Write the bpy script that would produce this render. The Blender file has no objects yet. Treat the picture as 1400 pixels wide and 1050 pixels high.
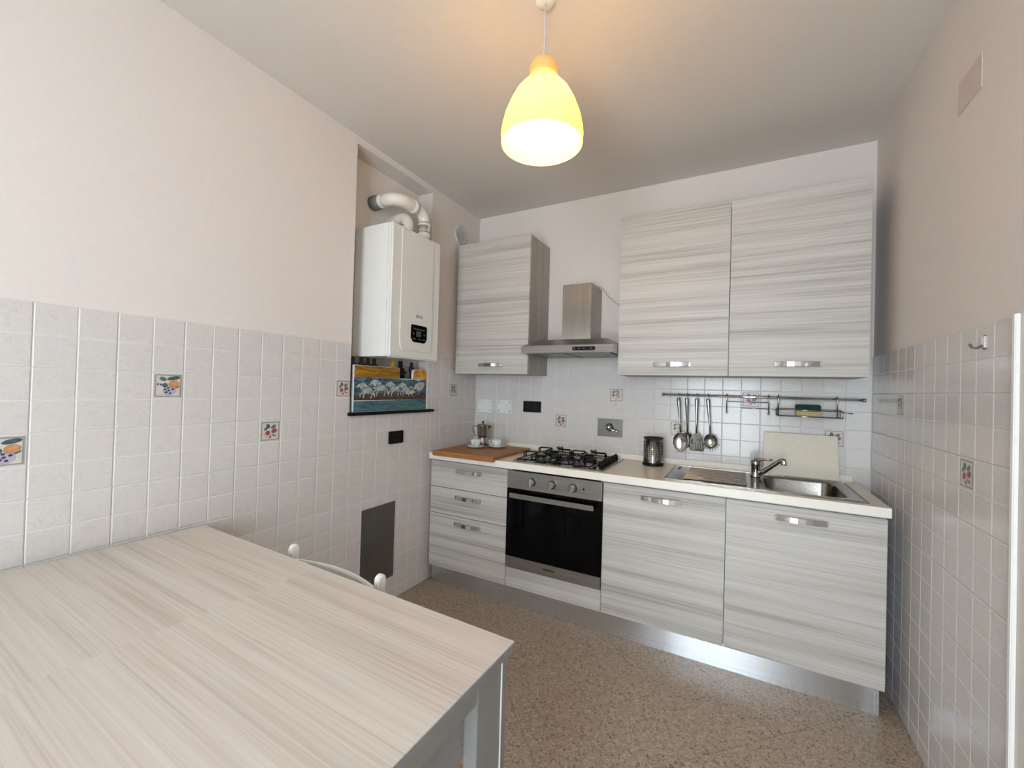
import bpy, bmesh, math, random
from mathutils import Vector, Matrix
random.seed(7)
S = bpy.context.scene
COL = S.collection

# ------------------------------------------------------------------ camera
cam_d = bpy.data.cameras.new('camera')
cam = bpy.data.objects.new('camera', cam_d)
COL.objects.link(cam)
RT = Vector((0.880219, 0.473762, 0.027628)); UP = Vector((-0.019223, -0.022574, 0.999560)); FW = Vector((-0.474178, 0.880363, 0.010763))
m = Matrix.Identity(4)
for i in range(3):
    m[i][0] = RT[i]; m[i][1] = UP[i]; m[i][2] = -FW[i]
m.translation = (1.8807, -2.8675, 1.3409)
cam.matrix_world = m
cam_d.sensor_width = 36
cam_d.lens = 573.32 / 1400 * 36
cam_d.clip_start = 0.02
S.camera = cam

# ------------------------------------------------------------------ light and exposure
W = bpy.data.worlds.new('sky'); S.world = W; W.use_nodes = True
W.node_tree.nodes['Background'].inputs[0].default_value = (0.75, 0.87, 1.0, 1)
W.node_tree.nodes['Background'].inputs[1].default_value = 1.2
def area(name, loc, rot, sx, sy, power, col):
    d = bpy.data.lights.new(name, 'AREA'); d.shape = 'RECTANGLE'; d.size = sx; d.size_y = sy
    d.energy = power; d.color = col
    o = bpy.data.objects.new(name, d); COL.objects.link(o); o.location = loc; o.rotation_euler = rot
    return o
WX0, WX1, WZ0, WZ1, YR = 1.05, 2.25, 0.08, 2.38, -4.7          # the glazed door behind the camera
area('daylight', ((WX0+WX1)/2, YR-0.14, (WZ0+WZ1)/2), (math.pi/2, 0, 0), WX1-WX0-.06, WZ1-WZ0-.06, 142, (0.80, 0.92, 1.0))
LAMP_POWER = 8.5
vs = S.view_settings
vs.view_transform = 'Standard'; vs.look = 'None'; vs.gamma = 1; vs.use_curve_mapping = False
vs.exposure = 0.0

# ------------------------------------------------------------------ materials
def lin(c):
    out = []
    for v in c:
        v /= 255
        out.append(v/12.92 if v <= .04045 else ((v+.055)/1.055)**2.4)
    return tuple(out) + (1,)
def newmat(name):
    M = bpy.data.materials.new(name); M.use_nodes = True
    nt = M.node_tree
    return M, nt, nt.nodes['Principled BSDF']
def N(nt, kind, **kw):
    n = nt.nodes.new(kind)
    for k, v in kw.items(): setattr(n, k, v)
    return n
def L(nt, a, b): nt.links.new(a, b)
def ramp(nt, stops, interp='LINEAR'):
    r = N(nt, 'ShaderNodeValToRGB'); e = r.color_ramp.elements; r.color_ramp.interpolation = interp
    while len(e) < len(stops): e.new(0.5)
    for i, (p, c) in enumerate(stops):
        e[i].position = p; e[i].color = lin(c)
    return r
def plain(name, col, rough=.5, metal=0., noise=0.02, nscale=30, coat=0., spec=.5, bump=0.):
    M, nt, b = newmat(name)
    tc = N(nt, 'ShaderNodeTexCoord'); nz = N(nt, 'ShaderNodeTexNoise'); nz.inputs['Scale'].default_value = nscale
    nz.inputs['Detail'].default_value = 4
    L(nt, tc.outputs['Object'], nz.inputs['Vector'])
    c = [max(0, min(255, v)) for v in col]
    k = noise * 255
    r = ramp(nt, [(.3, [max(0, v-k) for v in c]), (.7, [min(255, v+k) for v in c])])
    L(nt, nz.outputs['Fac'], r.inputs[0]); L(nt, r.outputs[0], b.inputs['Base Color'])
    b.inputs['Roughness'].default_value = rough; b.inputs['Metallic'].default_value = metal
    b.inputs['Coat Weight'].default_value = coat; b.inputs['Coat Roughness'].default_value = .08
    b.inputs['Specular IOR Level'].default_value = spec
    if bump:
        bp = N(nt, 'ShaderNodeBump'); bp.inputs['Strength'].default_value = bump; bp.inputs['Distance'].default_value = .002
        L(nt, nz.outputs['Fac'], bp.inputs['Height']); L(nt, bp.outputs[0], b.inputs['Normal'])
    return M
def brushed(name, col, rough, tangent, aniso=.75, grain=(2, 2, 300)):
    M, nt, b = newmat(name)
    tc = N(nt, 'ShaderNodeTexCoord'); mp = N(nt, 'ShaderNodeMapping'); mp.inputs['Scale'].default_value = grain
    nz = N(nt, 'ShaderNodeTexNoise'); nz.inputs['Scale'].default_value = 1; nz.inputs['Detail'].default_value = 3
    L(nt, tc.outputs['Object'], mp.inputs[0]); L(nt, mp.outputs[0], nz.inputs['Vector'])
    r = ramp(nt, [(.25, [v*.90 for v in col]), (.75, [min(255, v*1.06) for v in col])])
    L(nt, nz.outputs['Fac'], r.inputs[0]); L(nt, r.outputs[0], b.inputs['Base Color'])
    b.inputs['Metallic'].default_value = 1; b.inputs['Roughness'].default_value = rough
    b.inputs['Anisotropic'].default_value = aniso
    cx = N(nt, 'ShaderNodeCombineXYZ')
    for i in range(3): cx.inputs[i].default_value = tangent[i]
    L(nt, cx.outputs[0], b.inputs['Tangent'])
    return M
def wood(name, dark, mid, light, axis, rough=.45, along=.55, across=16, seam=None):
    M, nt, b = newmat(name)
    tc = N(nt, 'ShaderNodeTexCoord'); oi = N(nt, 'ShaderNodeObjectInfo')
    mul = N(nt, 'ShaderNodeMath', operation='MULTIPLY'); mul.inputs[1].default_value = 37.0
    L(nt, oi.outputs['Random'], mul.inputs[0])
    add = N(nt, 'ShaderNodeVectorMath', operation='ADD')
    L(nt, tc.outputs['Object'], add.inputs[0])
    src = mul.outputs[0]
    if seam is not None:                       # printed boards meet along one line: the grain jumps there
        sp = N(nt, 'ShaderNodeSeparateXYZ'); L(nt, tc.outputs['Object'], sp.inputs[0])
        gt = N(nt, 'ShaderNodeMath', operation='GREATER_THAN'); gt.inputs[1].default_value = seam
        L(nt, sp.outputs['X'], gt.inputs[0])
        dv = N(nt, 'ShaderNodeMath', operation='MULTIPLY'); dv.inputs[1].default_value = 1/.115
        L(nt, sp.outputs['Y'], dv.inputs[0])
        fl = N(nt, 'ShaderNodeMath', operation='FLOOR'); L(nt, dv.outputs[0], fl.inputs[0])
        m7 = N(nt, 'ShaderNodeMath', operation='MULTIPLY'); m7.inputs[1].default_value = 0.35
        L(nt, fl.outputs[0], m7.inputs[0])
        m5 = N(nt, 'ShaderNodeMath', operation='MULTIPLY_ADD'); m5.inputs[1].default_value = 5.3
        L(nt, gt.outputs[0], m5.inputs[0]); L(nt, m7.outputs[0], m5.inputs[2])
        src = m5.outputs[0]
    L(nt, src, add.inputs[1])
    def layer(al, ac, detail):
        mp = N(nt, 'ShaderNodeMapping')
        mp.inputs['Scale'].default_value = tuple(al if k == axis else ac for k in 'xyz')
        nz = N(nt, 'ShaderNodeTexNoise'); nz.inputs['Scale'].default_value = 1; nz.inputs['Detail'].default_value = detail
        nz.inputs['Roughness'].default_value = .6
        L(nt, add.outputs[0], mp.inputs[0]); L(nt, mp.outputs[0], nz.inputs['Vector'])
        return nz.outputs['Fac']
    a = layer(along, across, 5); c = layer(along*3, across*7, 3)
    mx = N(nt, 'ShaderNodeMath', operation='MULTIPLY_ADD'); mx.inputs[1].default_value = .45
    m2 = N(nt, 'ShaderNodeMath', operation='MULTIPLY'); m2.inputs[1].default_value = .55
    L(nt, a, m2.inputs[0]); L(nt, c, mx.inputs[0]); L(nt, m2.outputs[0], mx.inputs[2])
    r = ramp(nt, [(.35, dark), (.5, mid), (.64, light)])
    L(nt, mx.outputs[0], r.inputs[0]); L(nt, r.outputs[0], b.inputs['Base Color'])
    b.inputs['Roughness'].default_value = rough
    return M
def glass_thin(name):
    M, nt, b = newmat(name); nt.nodes.remove(b)
    t = N(nt, 'ShaderNodeBsdfTransparent'); g = N(nt, 'ShaderNodeBsdfGlossy'); g.inputs['Roughness'].default_value = .02
    mx = N(nt, 'ShaderNodeMixShader'); mx.inputs[0].default_value = .06
    L(nt, t.outputs[0], mx.inputs[1]); L(nt, g.outputs[0], mx.inputs[2])
    L(nt, mx.outputs[0], nt.nodes['Material Output'].inputs[0])
    return M
def translucent(name, col_t, col_d, fac):
    M, nt, b = newmat(name); nt.nodes.remove(b)
    t = N(nt, 'ShaderNodeBsdfTranslucent'); t.inputs[0].default_value = lin(col_t)
    d = N(nt, 'ShaderNodeBsdfDiffuse'); d.inputs[0].default_value = lin(col_d)
    mx = N(nt, 'ShaderNodeMixShader'); mx.inputs[0].default_value = fac
    L(nt, d.outputs[0], mx.inputs[1]); L(nt, t.outputs[0], mx.inputs[2])
    L(nt, mx.outputs[0], nt.nodes['Material Output'].inputs[0])
    return M
def tile_glaze(name, a, bcol, rough):
    M, nt, b = newmat(name)
    tc = N(nt, 'ShaderNodeTexCoord'); oi = N(nt, 'ShaderNodeObjectInfo')
    mul = N(nt, 'ShaderNodeMath', operation='MULTIPLY'); mul.inputs[1].default_value = 19
    L(nt, oi.outputs['Random'], mul.inputs[0])
    add = N(nt, 'ShaderNodeVectorMath', operation='ADD')
    L(nt, tc.outputs['Object'], add.inputs[0]); L(nt, mul.outputs[0], add.inputs[1])
    nz = N(nt, 'ShaderNodeTexNoise'); nz.inputs['Scale'].default_value = 16; nz.inputs['Detail'].default_value = 6
    nz.inputs['Distortion'].default_value = 1.6
    L(nt, add.outputs[0], nz.inputs['Vector'])
    r = ramp(nt, [(.30, a), (.47, bcol), (.5, [v*.955 for v in bcol]), (.53, bcol), (.8, a)])
    L(nt, nz.outputs['Fac'], r.inputs[0]); L(nt, r.outputs[0], b.inputs['Base Color'])
    b.inputs['Roughness'].default_value = rough
    bp = N(nt, 'ShaderNodeBump'); bp.inputs['Strength'].default_value = .12; bp.inputs['Distance'].default_value = .001
    L(nt, nz.outputs['Fac'], bp.inputs['Height']); L(nt, bp.outputs[0], b.inputs['Normal'])
    return M
def terrazzo(name):
    M, nt, b = newmat(name)
    tc = N(nt, 'ShaderNodeTexCoord')
    ge = N(nt, 'ShaderNodeNewGeometry')
    v = N(nt, 'ShaderNodeTexVoronoi'); v.inputs['Scale'].default_value = 140; v.inputs['Randomness'].default_value = 1
    L(nt, ge.outputs['Position'], v.inputs['Vector'])
    sp = N(nt, 'ShaderNodeSeparateColor'); L(nt, v.outputs['Color'], sp.inputs[0])
    r = ramp(nt, [(0, (56, 43, 36)), (.05, (72, 56, 48)), (.12, (140, 122, 106)), (.45, (160, 142, 125)), (.75, (174, 157, 140)), (1, (196, 181, 164))])
    L(nt, sp.outputs[0], r.inputs[0])
    nz = N(nt, 'ShaderNodeTexNoise'); nz.inputs['Scale'].default_value = 190; nz.inputs['Detail'].default_value = 3
    L(nt, ge.outputs['Position'], nz.inputs['Vector'])
    r2 = ramp(nt, [(.38, (136, 118, 103)), (.62, (184, 166, 149))])
    L(nt, nz.outputs['Fac'], r2.inputs[0])
    mx = N(nt, 'ShaderNodeMix', data_type='RGBA'); mx.inputs[0].default_value = .45
    L(nt, r.outputs[0], mx.inputs[6]); L(nt, r2.outputs[0], mx.inputs[7])
    L(nt, mx.outputs[2], b.inputs['Base Color'])
    b.inputs['Roughness'].default_value = .34
    return M

M = {}
M['paint'] = plain('wall_paint', (220, 212, 207), .85, noise=.006, nscale=60, bump=.05)
M['ceiling'] = plain('ceiling_paint', (217, 210, 203), .9, noise=.005, nscale=40)
M['tile'] = tile_glaze('tile_glaze', (203, 197, 194), (210, 205, 202), .22)
M['groove'] = plain('tile_groove', (214, 210, 207), .4, noise=.006)
M['terrazzo'] = terrazzo('terrazzo')
M['grout'] = plain('floor_joint', (96, 78, 64), .7)
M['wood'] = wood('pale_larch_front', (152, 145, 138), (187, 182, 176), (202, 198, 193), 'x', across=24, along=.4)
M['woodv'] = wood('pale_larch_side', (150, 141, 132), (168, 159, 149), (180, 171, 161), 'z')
M['tablewood'] = wood('pale_table_wood', (186, 175, 166), (206, 197, 189), (215, 208, 201), 'x', along=.6, across=24, seam=.712)
M['tableshade'] = plain('table_shaded_grey', (132, 131, 129), .35, noise=.01)  # grey with the shade of table edges, apron and legs put into its colour
M['carcass'] = plain('white_melamine', (222, 222, 222), .5)
M['kick'] = brushed('brushed_plinth', (214, 216, 220), .27, (0.02, 0.02, 1), .92, (2, 2, 400))
M['steel'] = brushed('brushed_steel', (160, 155, 148), .2, (1, 1, 0), .97, (300, 300, 2))
M['steelh'] = brushed('brushed_steel_wide', (164, 161, 156), .33, (.02, .02, 1), .6, (2, 300, 300))
M['sink'] = brushed('sink_steel', (140, 136, 130), .2, (1, 1, .1), 0, (80, 80, 80))
M['chrome'] = plain('chrome', (215, 215, 215), .07, 1, noise=0)
M['chrome_dark'] = plain('worn_chrome', (165, 163, 160), .16, 1, noise=.01)
M['dullsteel'] = plain('dull_steel', (120, 118, 112), .38, 1, noise=.01)
M['black'] = plain('black_plastic', (10, 10, 11), .4, noise=.003, spec=.2)
M['enamel'] = plain('black_enamel', (10, 9, 9), .3, noise=.003, spec=.3)
M['glassblack'] = plain('black_oven_glass', (4, 4, 5), .05, noise=.002, spec=.16)
M['rubber'] = plain('dark_pipe', (40, 38, 37), .5)
M['white'] = plain('white_plastic', (235, 233, 230), .3, noise=.004)
M['whitewall'] = plain('pale_plate', (226, 228, 228), .4, noise=.004)
M['boiler'] = plain('white_enamel', (226, 224, 220), .3, noise=.004)
M['pipe'] = plain('white_flue', (230, 224, 214), .35, noise=.006)
M['gasket'] = plain('gasket_grey', (120, 116, 108), .6)
M['yellow'] = plain('gas_yellow', (196, 156, 20), .45, noise=.03)
M['counter'] = plain('cream_worktop', (222, 210, 194), .3, noise=.012, nscale=80)
M['counteredge'] = plain('cream_edge', (236, 230, 220), .35, noise=.006)
M['board'] = wood('beech_board', (132, 84, 40), (160, 104, 54), (178, 122, 70), 'x', .5, 1.5, 24)
M['porcelain'] = plain('porcelain', (224, 226, 222), .15, noise=.004)
M['chop'] = plain('cream_chopping_board', (212, 204, 188), .35, noise=.01)
M['green'] = plain('scourer_green', (16, 50, 42), .9, noise=.03, nscale=300)
M['sponge'] = plain('sponge_cream', (176, 160, 112), .9, noise=.03, nscale=200)
M['ventgrey'] = plain('vent_grey', (198, 198, 196), .5)
M['panelgrey'] = plain('metal_access_panel', (104, 100, 92), .42, .6, noise=.02, nscale=6)
M['chairwhite'] = plain('white_lacquer', (232, 228, 222), .35)
M['plate'] = plain('painted_cover', (206, 192, 187), .7)
M['glass'] = glass_thin('window_glass')
M['shade'] = translucent('lamp_shade', (255, 231, 152), (255, 240, 200), .7)
M['mark'] = plain('grey_print', (96, 92, 88), .5)
M['markdark'] = plain('dark_print', (38, 34, 30), .5)
M['lit'] = plain('display_grey', (70, 72, 72), .4)
Mb, nt, b = newmat('bulb_glow'); b.inputs['Base Color'].default_value = (1, .9, .7, 1)
b.inputs['Emission Color'].default_value = (1, .82, .52, 1); b.inputs['Emission Strength'].default_value = 14
M['bulb'] = Mb

# ------------------------------------------------------------------ mesh helpers
class MB:
    def __init__(s): s.v = []; s.f = []; s.m = []; s.sm = []
    def add(s, vs, fs, mi=0, smooth=False):
        o = len(s.v); s.v += [tuple(p) for p in vs]
        for f in fs: s.f.append([i+o for i in f]); s.m.append(mi); s.sm.append(smooth)
        return s
    def box(s, x0, x1, y0, y1, z0, z1, mi=0):
        vs = [(x, y, z) for z in (z0, z1) for y in (y0, y1) for x in (x0, x1)]
        return s.add(vs, [(0, 2, 3, 1), (4, 5, 7, 6), (0, 1, 5, 4), (2, 6, 7, 3), (0, 4, 6, 2), (1, 3, 7, 5)], mi)
    def loft(s, rings, mi=0, smooth=True, cap0=True, cap1=True, closed=True):
        n = len(rings[0]); vs = [p for r in rings for p in r]; fs = []
        for k in range(len(rings)-1):
            for i in range(n if closed else n-1):
                j = (i+1) % n
                fs.append((k*n+i, k*n+j, (k+1)*n+j, (k+1)*n+i))
        s.add(vs, fs, mi, smooth)
        if cap0: s.add(rings[0], [tuple(range(n))[::-1]], mi)
        if cap1: s.add(rings[-1], [tuple(range(n))], mi)
        return s
    def lathe(s, prof, c, n=24, mi=0, axis='z', smooth=True, cap=True):
        rings = []
        for r, h in prof:
            ring = []
            for i in range(n):
                a = 2*math.pi*i/n; x, y = r*math.cos(a), r*math.sin(a)
                ring.append({'z': (c[0]+x, c[1]+y, c[2]+h), 'y': (c[0]+x, c[1]-h, c[2]+y), 'x': (c[0]+h, c[1]+x, c[2]+y)}[axis])
            rings.append(ring)
        return s.loft(rings, mi, smooth, cap, cap)
    def tube(s, pts, r, n=8, mi=0, closed=False, cap=True):
        pts = [Vector(p) for p in pts]; rings = []
        rr = r if isinstance(r, (list, tuple)) else [r]*len(pts)
        up = None; K = len(pts)
        for k, p in enumerate(pts):
            if closed: d = pts[(k+1) % K]-pts[k-1]
            else: d = pts[min(k+1, K-1)]-pts[max(k-1, 0)]
            d.normalize()
            if up is None:
                up = Vector((0, 0, 1)) if abs(d.z) < .9 else Vector((1, 0, 0))
            up = (up-d*up.dot(d)).normalized(); sd = d.cross(up)
            rings.append([tuple(p+(up*math.cos(2*math.pi*i/n)+sd*math.sin(2*math.pi*i/n))*rr[k]) for i in range(n)])
        if closed: rings.append(rings[0])
        return s.loft(rings, mi, True, cap and not closed, cap and not closed)
    def prism(s, poly, d0, d1, axis, mi=0):
        mp = {'x': lambda a, b, d: (d, a, b), 'y': lambda a, b, d: (a, d, b), 'z': lambda a, b, d: (a, b, d)}[axis]
        n = len(poly)
        vs = [mp(a, b, d0) for a, b in poly]+[mp(a, b, d1) for a, b in poly]
        fs = [tuple(range(n)), tuple(range(n, 2*n))]+[(i, (i+1) % n, n+(i+1) % n, n+i) for i in range(n)]
        return s.add(vs, fs, mi)
    def mesh(s, name, mats, off=(0, 0, 0), bev=0, seg=2, fix=True):
        me = bpy.data.meshes.new(name)
        me.from_pydata([(x-off[0], y-off[1], z-off[2]) for x, y, z in s.v], [], s.f)
        for p, mi, sm in zip(me.polygons, s.m, s.sm): p.material_index = mi; p.use_smooth = sm
        for q in mats: me.materials.append(q)
        bm = bmesh.new(); bm.from_mesh(me)
        bmesh.ops.remove_doubles(bm, verts=bm.verts, dist=1e-6)
        if fix: bmesh.ops.recalc_face_normals(bm, faces=bm.faces)
        if bev:
            es = [e for e in bm.edges if len(e.link_faces) == 2 and e.calc_face_angle(0) > .6]
            bmesh.ops.bevel(bm, geom=es, offset=bev, segments=seg, affect='EDGES', clamp_overlap=True)
        bm.to_mesh(me); bm.free()
        return me
ROOT = {}
def tag(o, label=None, cat=None, group=None, kind=None):
    if label: o['label'] = label
    if cat: o['category'] = cat
    if group: o['group'] = group
    if kind: o['kind'] = kind
    return o
def thing(name, label, cat, loc, group=None):
    o = bpy.data.objects.new(name, None); COL.objects.link(o); o.location = loc; o.empty_display_size = .05
    ROOT[o.name] = Vector(loc)
    return tag(o, label, cat, group)
def part(mb, name, mat, parent=None, bev=0, label=None, seg=2, kind=None, fix=True):
    mats = [M[k] for k in (mat if isinstance(mat, (list, tuple)) else [mat])]
    if parent is not None: off = ROOT[parent.name]
    else:
        xs = list(zip(*mb.v)); off = Vector(((min(xs[0])+max(xs[0]))/2, (min(xs[1])+max(xs[1]))/2, min(xs[2])))
    o = bpy.data.objects.new(name, mb.mesh(name, mats, off, bev, seg, fix)); COL.objects.link(o)
    if parent is not None: o.parent = parent
    else: o.location = off
    ROOT[o.name] = Vector(off)
    return tag(o, label, kind=kind)
def place(mesh, name, parent, world):
    o = bpy.data.objects.new(name, mesh); COL.objects.link(o)
    base = ROOT[parent.name] if parent is not None else Vector()
    o.parent = parent; o.location = Vector(world)-base
    return o
def struct(o): o['kind'] = 'structure'; return o
def rrect(x0, x1, y0, y1, r, n=5):
    out = []
    for cx, cy, a0 in ((x1-r, y1-r, 0), (x0+r, y1-r, 90), (x0+r, y0+r, 180), (x1-r, y0+r, 270)):
        for k in range(n+1):
            a = math.radians(a0+90*k/n); out.append((cx+r*math.cos(a), cy+r*math.sin(a)))
    return out
def text_part(txt, size, mat, parent, mw, name='lettering'):
    cu = bpy.data.curves.new('t', 'FONT'); cu.body = txt; cu.size = size; cu.align_x = 'CENTER'; cu.align_y = 'CENTER'; cu.extrude = .0004
    t = bpy.data.objects.new('t', cu); COL.objects.link(t)
    bpy.context.view_layer.update()
    me = bpy.data.meshes.new_from_object(t.evaluated_get(bpy.context.evaluated_depsgraph_get()))
    bpy.data.objects.remove(t); bpy.data.curves.remove(cu)
    off = ROOT[parent.name]
    me.transform(Matrix.Translation(-off) @ mw); me.materials.clear(); me.materials.append(M[mat])
    o = bpy.data.objects.new(name, me); COL.objects.link(o); o.parent = parent; ROOT[o.name] = off
    return o
def frame_mat(origin, u, v):
    u, v = Vector(u), Vector(v); n = u.cross(v); q = Matrix.Identity(4)
    for i in range(3): q[i][0] = u[i]; q[i][1] = v[i]; q[i][2] = n[i]
    q.translation = origin
    return q

# ------------------------------------------------------------------ room shell
RW, H, ZT, TN = 2.51, 2.72, 1.565, .003        # room width, height, top of tiling, tile thickness
RY0, RY1, RZ0, RZ1, RD = -1.253, -.602, 1.165, 2.68, -.125   # boiler recess in the left wall
def quad(mb, *p): mb.add(p, [tuple(range(len(p)))])
w = MB(); X = -TN
for y0, y1, z0, z1 in ((YR, RY0, 0, H), (RY1, 0.0, 0, H), (RY0, RY1, 0, RZ0), (RY0, RY1, RZ1, H)):
    w.box(X-.18, X, y0, y1, z0, z1)
w.box(RD-.06, RD, RY0, RY1, RZ0, RZ1)
wall_left = struct(part(w, 'wall_left', 'paint'))
wall_back = struct(part(MB().box(-.18, RW+.12, TN, .15, 0, H), 'wall_back', 'paint'))
wall_right = struct(part(MB().box(RW+TN, RW+.12, YR, TN, 0, H), 'wall_right', 'paint'))
w = MB()
w.box(-.18, WX0, YR-.12, YR, 0, H); w.box(WX1, RW+.12, YR-.12, YR, 0, H); w.box(WX0, WX1, YR-.12, YR, WZ1, H); w.box(WX0, WX1, YR-.12, YR, 0, WZ0)
struct(part(w, 'wall_rear', 'paint'))
struct(part(MB().box(-.18, RW+.12, YR-.12, .15, H, H+.1), 'ceiling', 'ceiling'))
floor = struct(part(MB().box(-.18, RW+.12, YR-.12, .15, -.1, -.001), 'floor', ['grout']))
win = struct(thing('window_1', None, None, ((WX0+WX1)/2, YR-.06, WZ0)))
xm = (WX0+WX1)/2
for x0, x1 in ((WX0, xm), (xm, WX1)):
    f = MB(); y0, y1 = YR-.09, YR-.04
    f.box(x0, x0+.06, y0, y1, WZ0, WZ1); f.box(x1-.06, x1, y0, y1, WZ0, WZ1); f.box(x0+.06, x1-.06, y0, y1, WZ0, WZ0+.07); f.box(x0+.06, x1-.06, y0, y1, WZ1-.06, WZ1)
    s = part(f, 'sash', 'white', win)
    part(MB().box(x0+.06, x1-.06, YR-.067, YR-.063, WZ0+.07, WZ1-.06), 'pane', 'glass', s)

# terrazzo floor laid on the diagonal
TS = .32
def clip(poly, ax, lim, keep_gt):
    out = []
    for i in range(len(poly)):
        a, c = poly[i], poly[(i+1) % len(poly)]
        ia = (a[ax] >= lim) == keep_gt or a[ax] == lim; ic = (c[ax] >= lim) == keep_gt or c[ax] == lim
        if ia: out.append(a)
        if ia != ic:
            t = (lim-a[ax])/(c[ax]-a[ax]); out.append((a[0]+t*(c[0]-a[0]), a[1]+t*(c[1]-a[1])))
    return out
OX, OY = 1.36, -1.115
cs = math.sqrt(.5); g = .0007
for i in range(-14, 15):
    for j in range(-14, 15):
        c = [(i*TS+g, j*TS+g), ((i+1)*TS-g, j*TS+g), ((i+1)*TS-g, (j+1)*TS-g), (i*TS+g, (j+1)*TS-g)]
        poly = [(OX+cs*(a-d), OY+cs*(a+d)) for a, d in c]
        for ax, lim, gt in ((0, -TN, True), (0, RW+TN, False), (1, -3.3, True), (1, TN, False)):
            poly = clip(poly, ax, lim, gt) if poly else []
        if len(poly) < 3: continue
        cx = sum(q[0] for q in poly)/len(poly); cy = sum(q[1] for q in poly)/len(poly)
        part(MB().prism(poly, -.001, 0, 'z'), 'floor_tile', 'terrazzo', floor)
part(MB().box(0, RW, YR, -3.3, -.001, -.0002), 'floor_slab', 'terrazzo', floor)

# ------------------------------------------------------------------ wall tiles (20 cm tiles, each pressed as four squares)
TM = {}
def tile_mesh(us, vs_, fu, fv, fn):
    key = (tuple(round(q-us[0], 4) for q in us), tuple(round(q-vs_[0], 4) for q in vs_), fu)
    if key in TM: return TM[key]
    P = lambda u, v, n: tuple(fu[k]*(u-us[0])+fv[k]*(v-vs_[0])+fn[k]*n for k in range(3))
    mb = MB(); G, I, B = .0008, .0003, .0030
    U0, U1, V0, V1 = us[0]+G, us[-1]-G, vs_[0]+G, vs_[-1]-G
    for a in range(len(us)-1):
        for c in range(len(vs_)-1):
            u0 = us[a]+(G if a == 0 else I); u1 = us[a+1]-(G if a == len(us)-2 else I)
            v0 = vs_[c]+(G if c == 0 else I); v1 = vs_[c+1]-(G if c == len(vs_)-2 else I)
            if u1-u0 < 2.2*B or v1-v0 < 2.2*B: continue
            o = [P(u0, v0, -.0013), P(u1, v0, -.0013), P(u1, v1, -.0013), P(u0, v1, -.0013)]
            n_ = [P(u0+B, v0+B, 0), P(u1-B, v0+B, 0), P(u1-B, v1-B, 0), P(u0+B, v1-B, 0)]
            mb.add(o+n_, [(4, 5, 6, 7)], 0)
            mb.add(o+n_, [(0, 1, 5, 4), (1, 2, 6, 5), (2, 3, 7, 6), (3, 0, 4, 7)], 1)
    q = [P(U0, V0, -.0013), P(U1, V0, -.0013), P(U1, V1, -.0013), P(U0, V1, -.0013)]
    r = [P(U0, V0, -.003), P(U1, V0, -.003), P(U1, V1, -.003), P(U0, V1, -.003)]
    mb.add(q+r, [(4, 5, 1, 0), (5, 6, 2, 1), (6, 7, 3, 2), (7, 4, 0, 3)], 1)
    mb.add(q, [(0, 1, 2, 3)], 1)
    TM[key] = mb.mesh('tile', [M['tile'], M['groove']], fix=False)
    return TM[key]
# painted fruit insets
M['dframe'] = plain('inset_border', (150, 148, 144), .35)
M['dground'] = plain('inset_ground', (204, 196, 190), .3)
M['dgreen'] = plain('inset_leaf', (96, 116, 100), .35, noise=.05, nscale=90)
M['dteal'] = plain('inset_leaf_dark', (66, 90, 92), .35, noise=.05, nscale=90)
M['dorange'] = plain('inset_peach', (186, 132, 86), .35, noise=.08, nscale=60)
M['dpurple'] = plain('inset_grape', (64, 54, 84), .35, noise=.05, nscale=90)
M['dlilac'] = plain('inset_lilac', (176, 168, 190), .35)
M['dred'] = plain('inset_cherry', (140, 74, 70), .35, noise=.06, nscale=90)
M['dpink'] = plain('inset_pink', (206, 170, 168), .35)
M['dyellow'] = plain('inset_lemon', (164, 150, 100), .35, noise=.05, nscale=90)
DM = ['dframe', 'dground', 'dgreen', 'dteal', 'dorange', 'dpurple', 'dlilac', 'dred', 'dpink', 'dyellow']
def ell(cx, cy, rx, ry, rot=0, n=14):
    c, s = math.cos(math.radians(rot)), math.sin(math.radians(rot))
    return [(cx+c*rx*math.cos(2*math.pi*i/n)-s*ry*math.sin(2*math.pi*i/n), cy+s*rx*math.cos(2*math.pi*i/n)+c*ry*math.sin(2*math.pi*i/n)) for i in range(n)]
PEACH = [(6, ell(.05, -.24, .26, .2)), (3, ell(.2, .34, .26, .09, 12)), (2, ell(-.2, .3, .14, .09, -25)), (3, ell(-.17, .27, .08, .03, -25)),
         (4, ell(.21, .08, .21, .16, 15)), (3, ell(-.12, .02, .11, .1)), (5, ell(-.38, .06, .035, .05)), (5, ell(-.27, .05, .035, .05)),
         (2, ell(.34, -.06, .12, .035, 30))] + [(5, ell(x, y, .055, .042, 15)) for x, y in ((-.12, -.16), (0, -.09), (.02, -.21), (.17, -.15), (-.07, -.29), (.08, -.33))]
CHERRY = [(8, ell(-.1, -.16, .26, .2)), (2, ell(-.24, .13, .12, .09, 35)), (3, ell(-.12, .27, .13, .1, -60)), (2, ell(.18, .22, .16, .1, 30)), (3, ell(-.16, .16, .06, .03, 20)),
          (7, ell(-.14, -.1, .12, .13, -30)), (7, ell(.22, 0, .16, .12, 20)), (5, ell(0, -.33, .055, .055)), (2, ell(.14, -.22, .06, .05)), (2, ell(.25, -.27, .08, .04))]
LEMON = [(2, ell(-.2, .25, .16, .1, 30)), (2, ell(.1, .3, .15, .09, -20)), (9, ell(.1, .05, .2, .15, 40)), (3, ell(-.22, 0, .1, .08)), (5, ell(-.25, -.1, .06, .05)), (8, ell(0, -.26, .2, .1)), (4, ell(.2, -.14, .1, .07))]
DC = {}
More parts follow.
